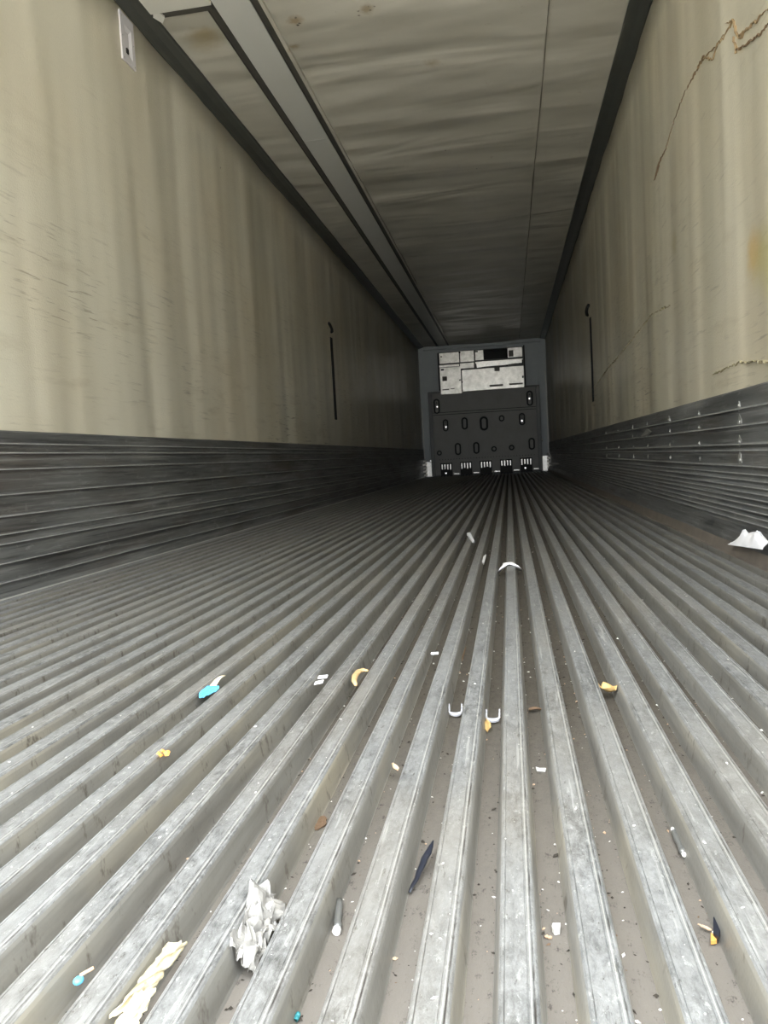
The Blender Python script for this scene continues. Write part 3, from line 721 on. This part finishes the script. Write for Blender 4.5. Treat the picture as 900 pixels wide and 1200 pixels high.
# scrap stuck on the right kick plate
P = [at(x, y, 0, XR-.022) for x, y in ((753, 512), (757, 507), (760, 503), (764, 506), (760, 510))]
bm = bmesh.new(); prism(bm, P, (-1, 0, .3), .01); put('torn_tape', bm, M['rivet'], 'bright torn flake stuck on the right ribbed kick plate', 'flake', P[0])
P = at(757, 597, 2, ZT+.006); bm = bmesh.new()
tube(bm, [P+Vector((.016*math.cos(t_), .035*math.sin(t_), .002)) for t_ in [k*math.pi/7 for k in range(13)]], .0035, 6)
put('pink_ring', bm, M['pink'], 'small open pinkish loop on the floor by the right kick plate', 'loop', P, True)
# dark shard, rods, twigs
def rod(p0, p1, z0, z1, r, m, label, name, cat, taper=None, flat=1.0, mid=None):
    a, b = at(*p0, 2, z0), at(*p1, 2, z1); n = 8
    pts = [a.lerp(b, i/n)+Vector((.0015*N(i*.7, p0[0], 1), 0, .001*N(i*.9, 3, p0[0]))) for i in range(n+1)]
    bm = bmesh.new(); tube(bm, pts, r, 10, taper, flat); o = put(name, bm, M[m], label, cat, a, True); return o
rod((480, 1046), (508, 985), ZV+.004, ZV+.018, .0042, 'navy', 'long pointed navy black plastic shard leaning in a channel below the clips', 'plastic_shard', 'plastic shard', [.3, .5, .6, .7, .8, .9, .9, .6, .2], .5)
r1 = rod((395, 1088), (398, 1056), ZV+.004, ZV+.006, .0036, 'greyrod', 'short grey rod with a pale end in a channel near the bottom', 'grey_rod', 'rod')
bm = bmesh.new(); c_ = at(394, 1092, 2, ZV+.004); tube(bm, [c_, c_+Vector((0, .004, 0))], .0038, 10); o = obj('end_cap', bm, M['pebble'], None); o.data.transform(Matrix.Translation(-r1.location)); o.parent = r1
r2 = rod((801, 1000), (789, 973), ZV+.005, ZV+.005, .0034, 'greyrod', 'dark glassy rod with bright ends in a channel at the lower right', 'glass_rod', 'rod')
for x, y in ((801.5, 1001.5), (788.5, 972.5)):
    bm = bmesh.new(); c_ = at(x, y, 2, ZV+.006); g = bmesh.ops.create_uvsphere(bm, u_segments=10, v_segments=6, radius=.0027)
    for v in g['verts']: v.co = Vector((v.co.x*.9, v.co.y*1.3, v.co.z))+c_-r2.location
    o = obj('bright_end', bm, M['pebble'], None, True); o.parent = r2
rod((647, 1099), (638, 1097), ZV+.002, ZV+.002, .0014, 'tan', 'tan splinter lying crosswise in the bottom centre channel', 'splinter', 'splinter', [.3, .8, 1, 1, 1, 1, .9, .7, .3])
rod((834, 1090), (818, 1083), ZV+.004, ZV+.006, .0014, 'tan', 'thin pale twig touching the blue black chip at the lower right', 'twig', 'twig', [.4, .8, 1, 1, .9, .8, .7, .5, .3])
rod((656, 808), (640, 805), ZV+.003, ZV+.004, .001, 'tan', 'fine pale twig across the channel right of the white clip', 'twig', 'twig')
rod((500, 885), (498, 905), ZV+.002, ZV+.002, .0018, 'twig', 'thin dark twig in the channel left of the middle ribs', 'twig', 'twig', [.4, .8, 1, 1, .9, .8, .7, .5, .3])
rod((346, 1196), (350, 1188), ZV+.003, ZV+.005, .002, 'teal', 'tiny dark teal strip at the very bottom of the photo', 'teal_strip', 'strip')
rod((541, 775), (546, 757), ZV+.002, ZV+.003, .0018, 'twig', 'dark stick lying in the channel above the clips', 'twig', 'twig', [.4, .8, 1, 1, .9, .8, .7, .5, .3])
t = thing('plastic_chip', 'blue black chip with an orange corner in a channel at the lower right', 'plastic scrap', at(838, 1090, 2, ZV))
bm = bmesh.new(); prism(bm, [at(x, y, 2, ZV+.004) for x, y in ((836, 1080), (841, 1078), (845, 1092), (842, 1104), (836, 1098))], (0, 0, 1), .004); obj('dark_part', bm, M['navy'], t)
bm = bmesh.new(); prism(bm, [at(x, y, 2, ZV+.002) for x, y in ((833, 1097), (838, 1099), (840, 1106), (833, 1107))], (0, 0, 1), .003); obj('orange_corner', bm, M['rust'], t)
t = thing('bead', 'bright blue bead with an orange fibre beside a lower left rib', 'bead', at(92, 1149, 2, ZT-.02))
bm = bmesh.new(); g = bmesh.ops.create_icosphere(bm, subdivisions=2, radius=.0042); c_ = at(92, 1149, 2, ZT-.010)
for v in g['verts']: v.co = Vector((v.co.x, v.co.y*1.1, v.co.z*.7))+c_
obj('blue_ball', bm, M['blue'], t, True)
bm = bmesh.new(); a, b = at(94, 1143, 2, ZT-.008), at(110, 1134, 2, ZT-.004); tube(bm, [a.lerp(b, i/4) for i in range(5)], .0014, 6); obj('orange_fibre', bm, M['tan'], t, True)
bm = bmesh.new(); a = at(375, 965, 2, ZV+.001); surf(bm, lambda u, v: a+Vector(((u-.5)*.012*(.3+math.sin(v*math.pi))*(1+.6*N(v*4, 1, 1)), (v-.5)*.032, .0006*N(u*5, v*5, 1))), 8, 10, .0015); put('dark_clot', bm, M['twig'], 'dark reddish brown clot in the channel above the crumpled film', 'dirt clot', a)
# loose grit caught in the channels
bm = bmesh.new(); rnd = random.Random(5)
for i in range(4200):
    y = .42+3.6*rnd.random()**1.7; k = rnd.randint(-12, 11)
    if rnd.random() < .86:
        x = -.025+k*.062+rnd.choice((.0365, .0555, rnd.uniform(.036, .056))); z = ZV
    else: x = -.025+k*.062+rnd.uniform(.004, .025); z = ZT
    r = .0006+.0017*rnd.random()**3
    if z == ZT: r *= .7
    c = Vector((x+rnd.uniform(-.001, .001), y, z+r*.5)); mi = rnd.choices((0, 1, 2, 3), (60, 22, 14, 4))[0]
    if z == ZT: mi = 1
    st = rnd.uniform(.8, 2.6); an = rnd.uniform(0, 3.14)
    vsx = []
    for dx, dy, dz in ((1, 0, 0), (-1, 0, 0), (0, 1, 0), (0, -1, 0), (0, 0, 1), (0, 0, -.5)):
        px_, py_ = dx*rnd.uniform(.6, 1.2), dy*st*rnd.uniform(.6, 1.2)
        vsx.append(bm.verts.new(c+Vector((px_*math.cos(an)-py_*math.sin(an), px_*math.sin(an)+py_*math.cos(an), dz*rnd.uniform(.6, 1)))*r))
    for a_, b_, c_ in ((0, 2, 4), (2, 1, 4), (1, 3, 4), (3, 0, 4), (2, 0, 5), (1, 2, 5), (3, 1, 5), (0, 3, 5)):
        bm.faces.new((vsx[a_], vsx[b_], vsx[c_])).material_index = mi
g = put('floor_grit', bm, [M['dirt'], M['pebble'], M['tan'], M['twig']], 'scattered dark and pale grit lying in the floor channels', 'grit', (0, .6, ZV)); g['kind'] = 'stuff'
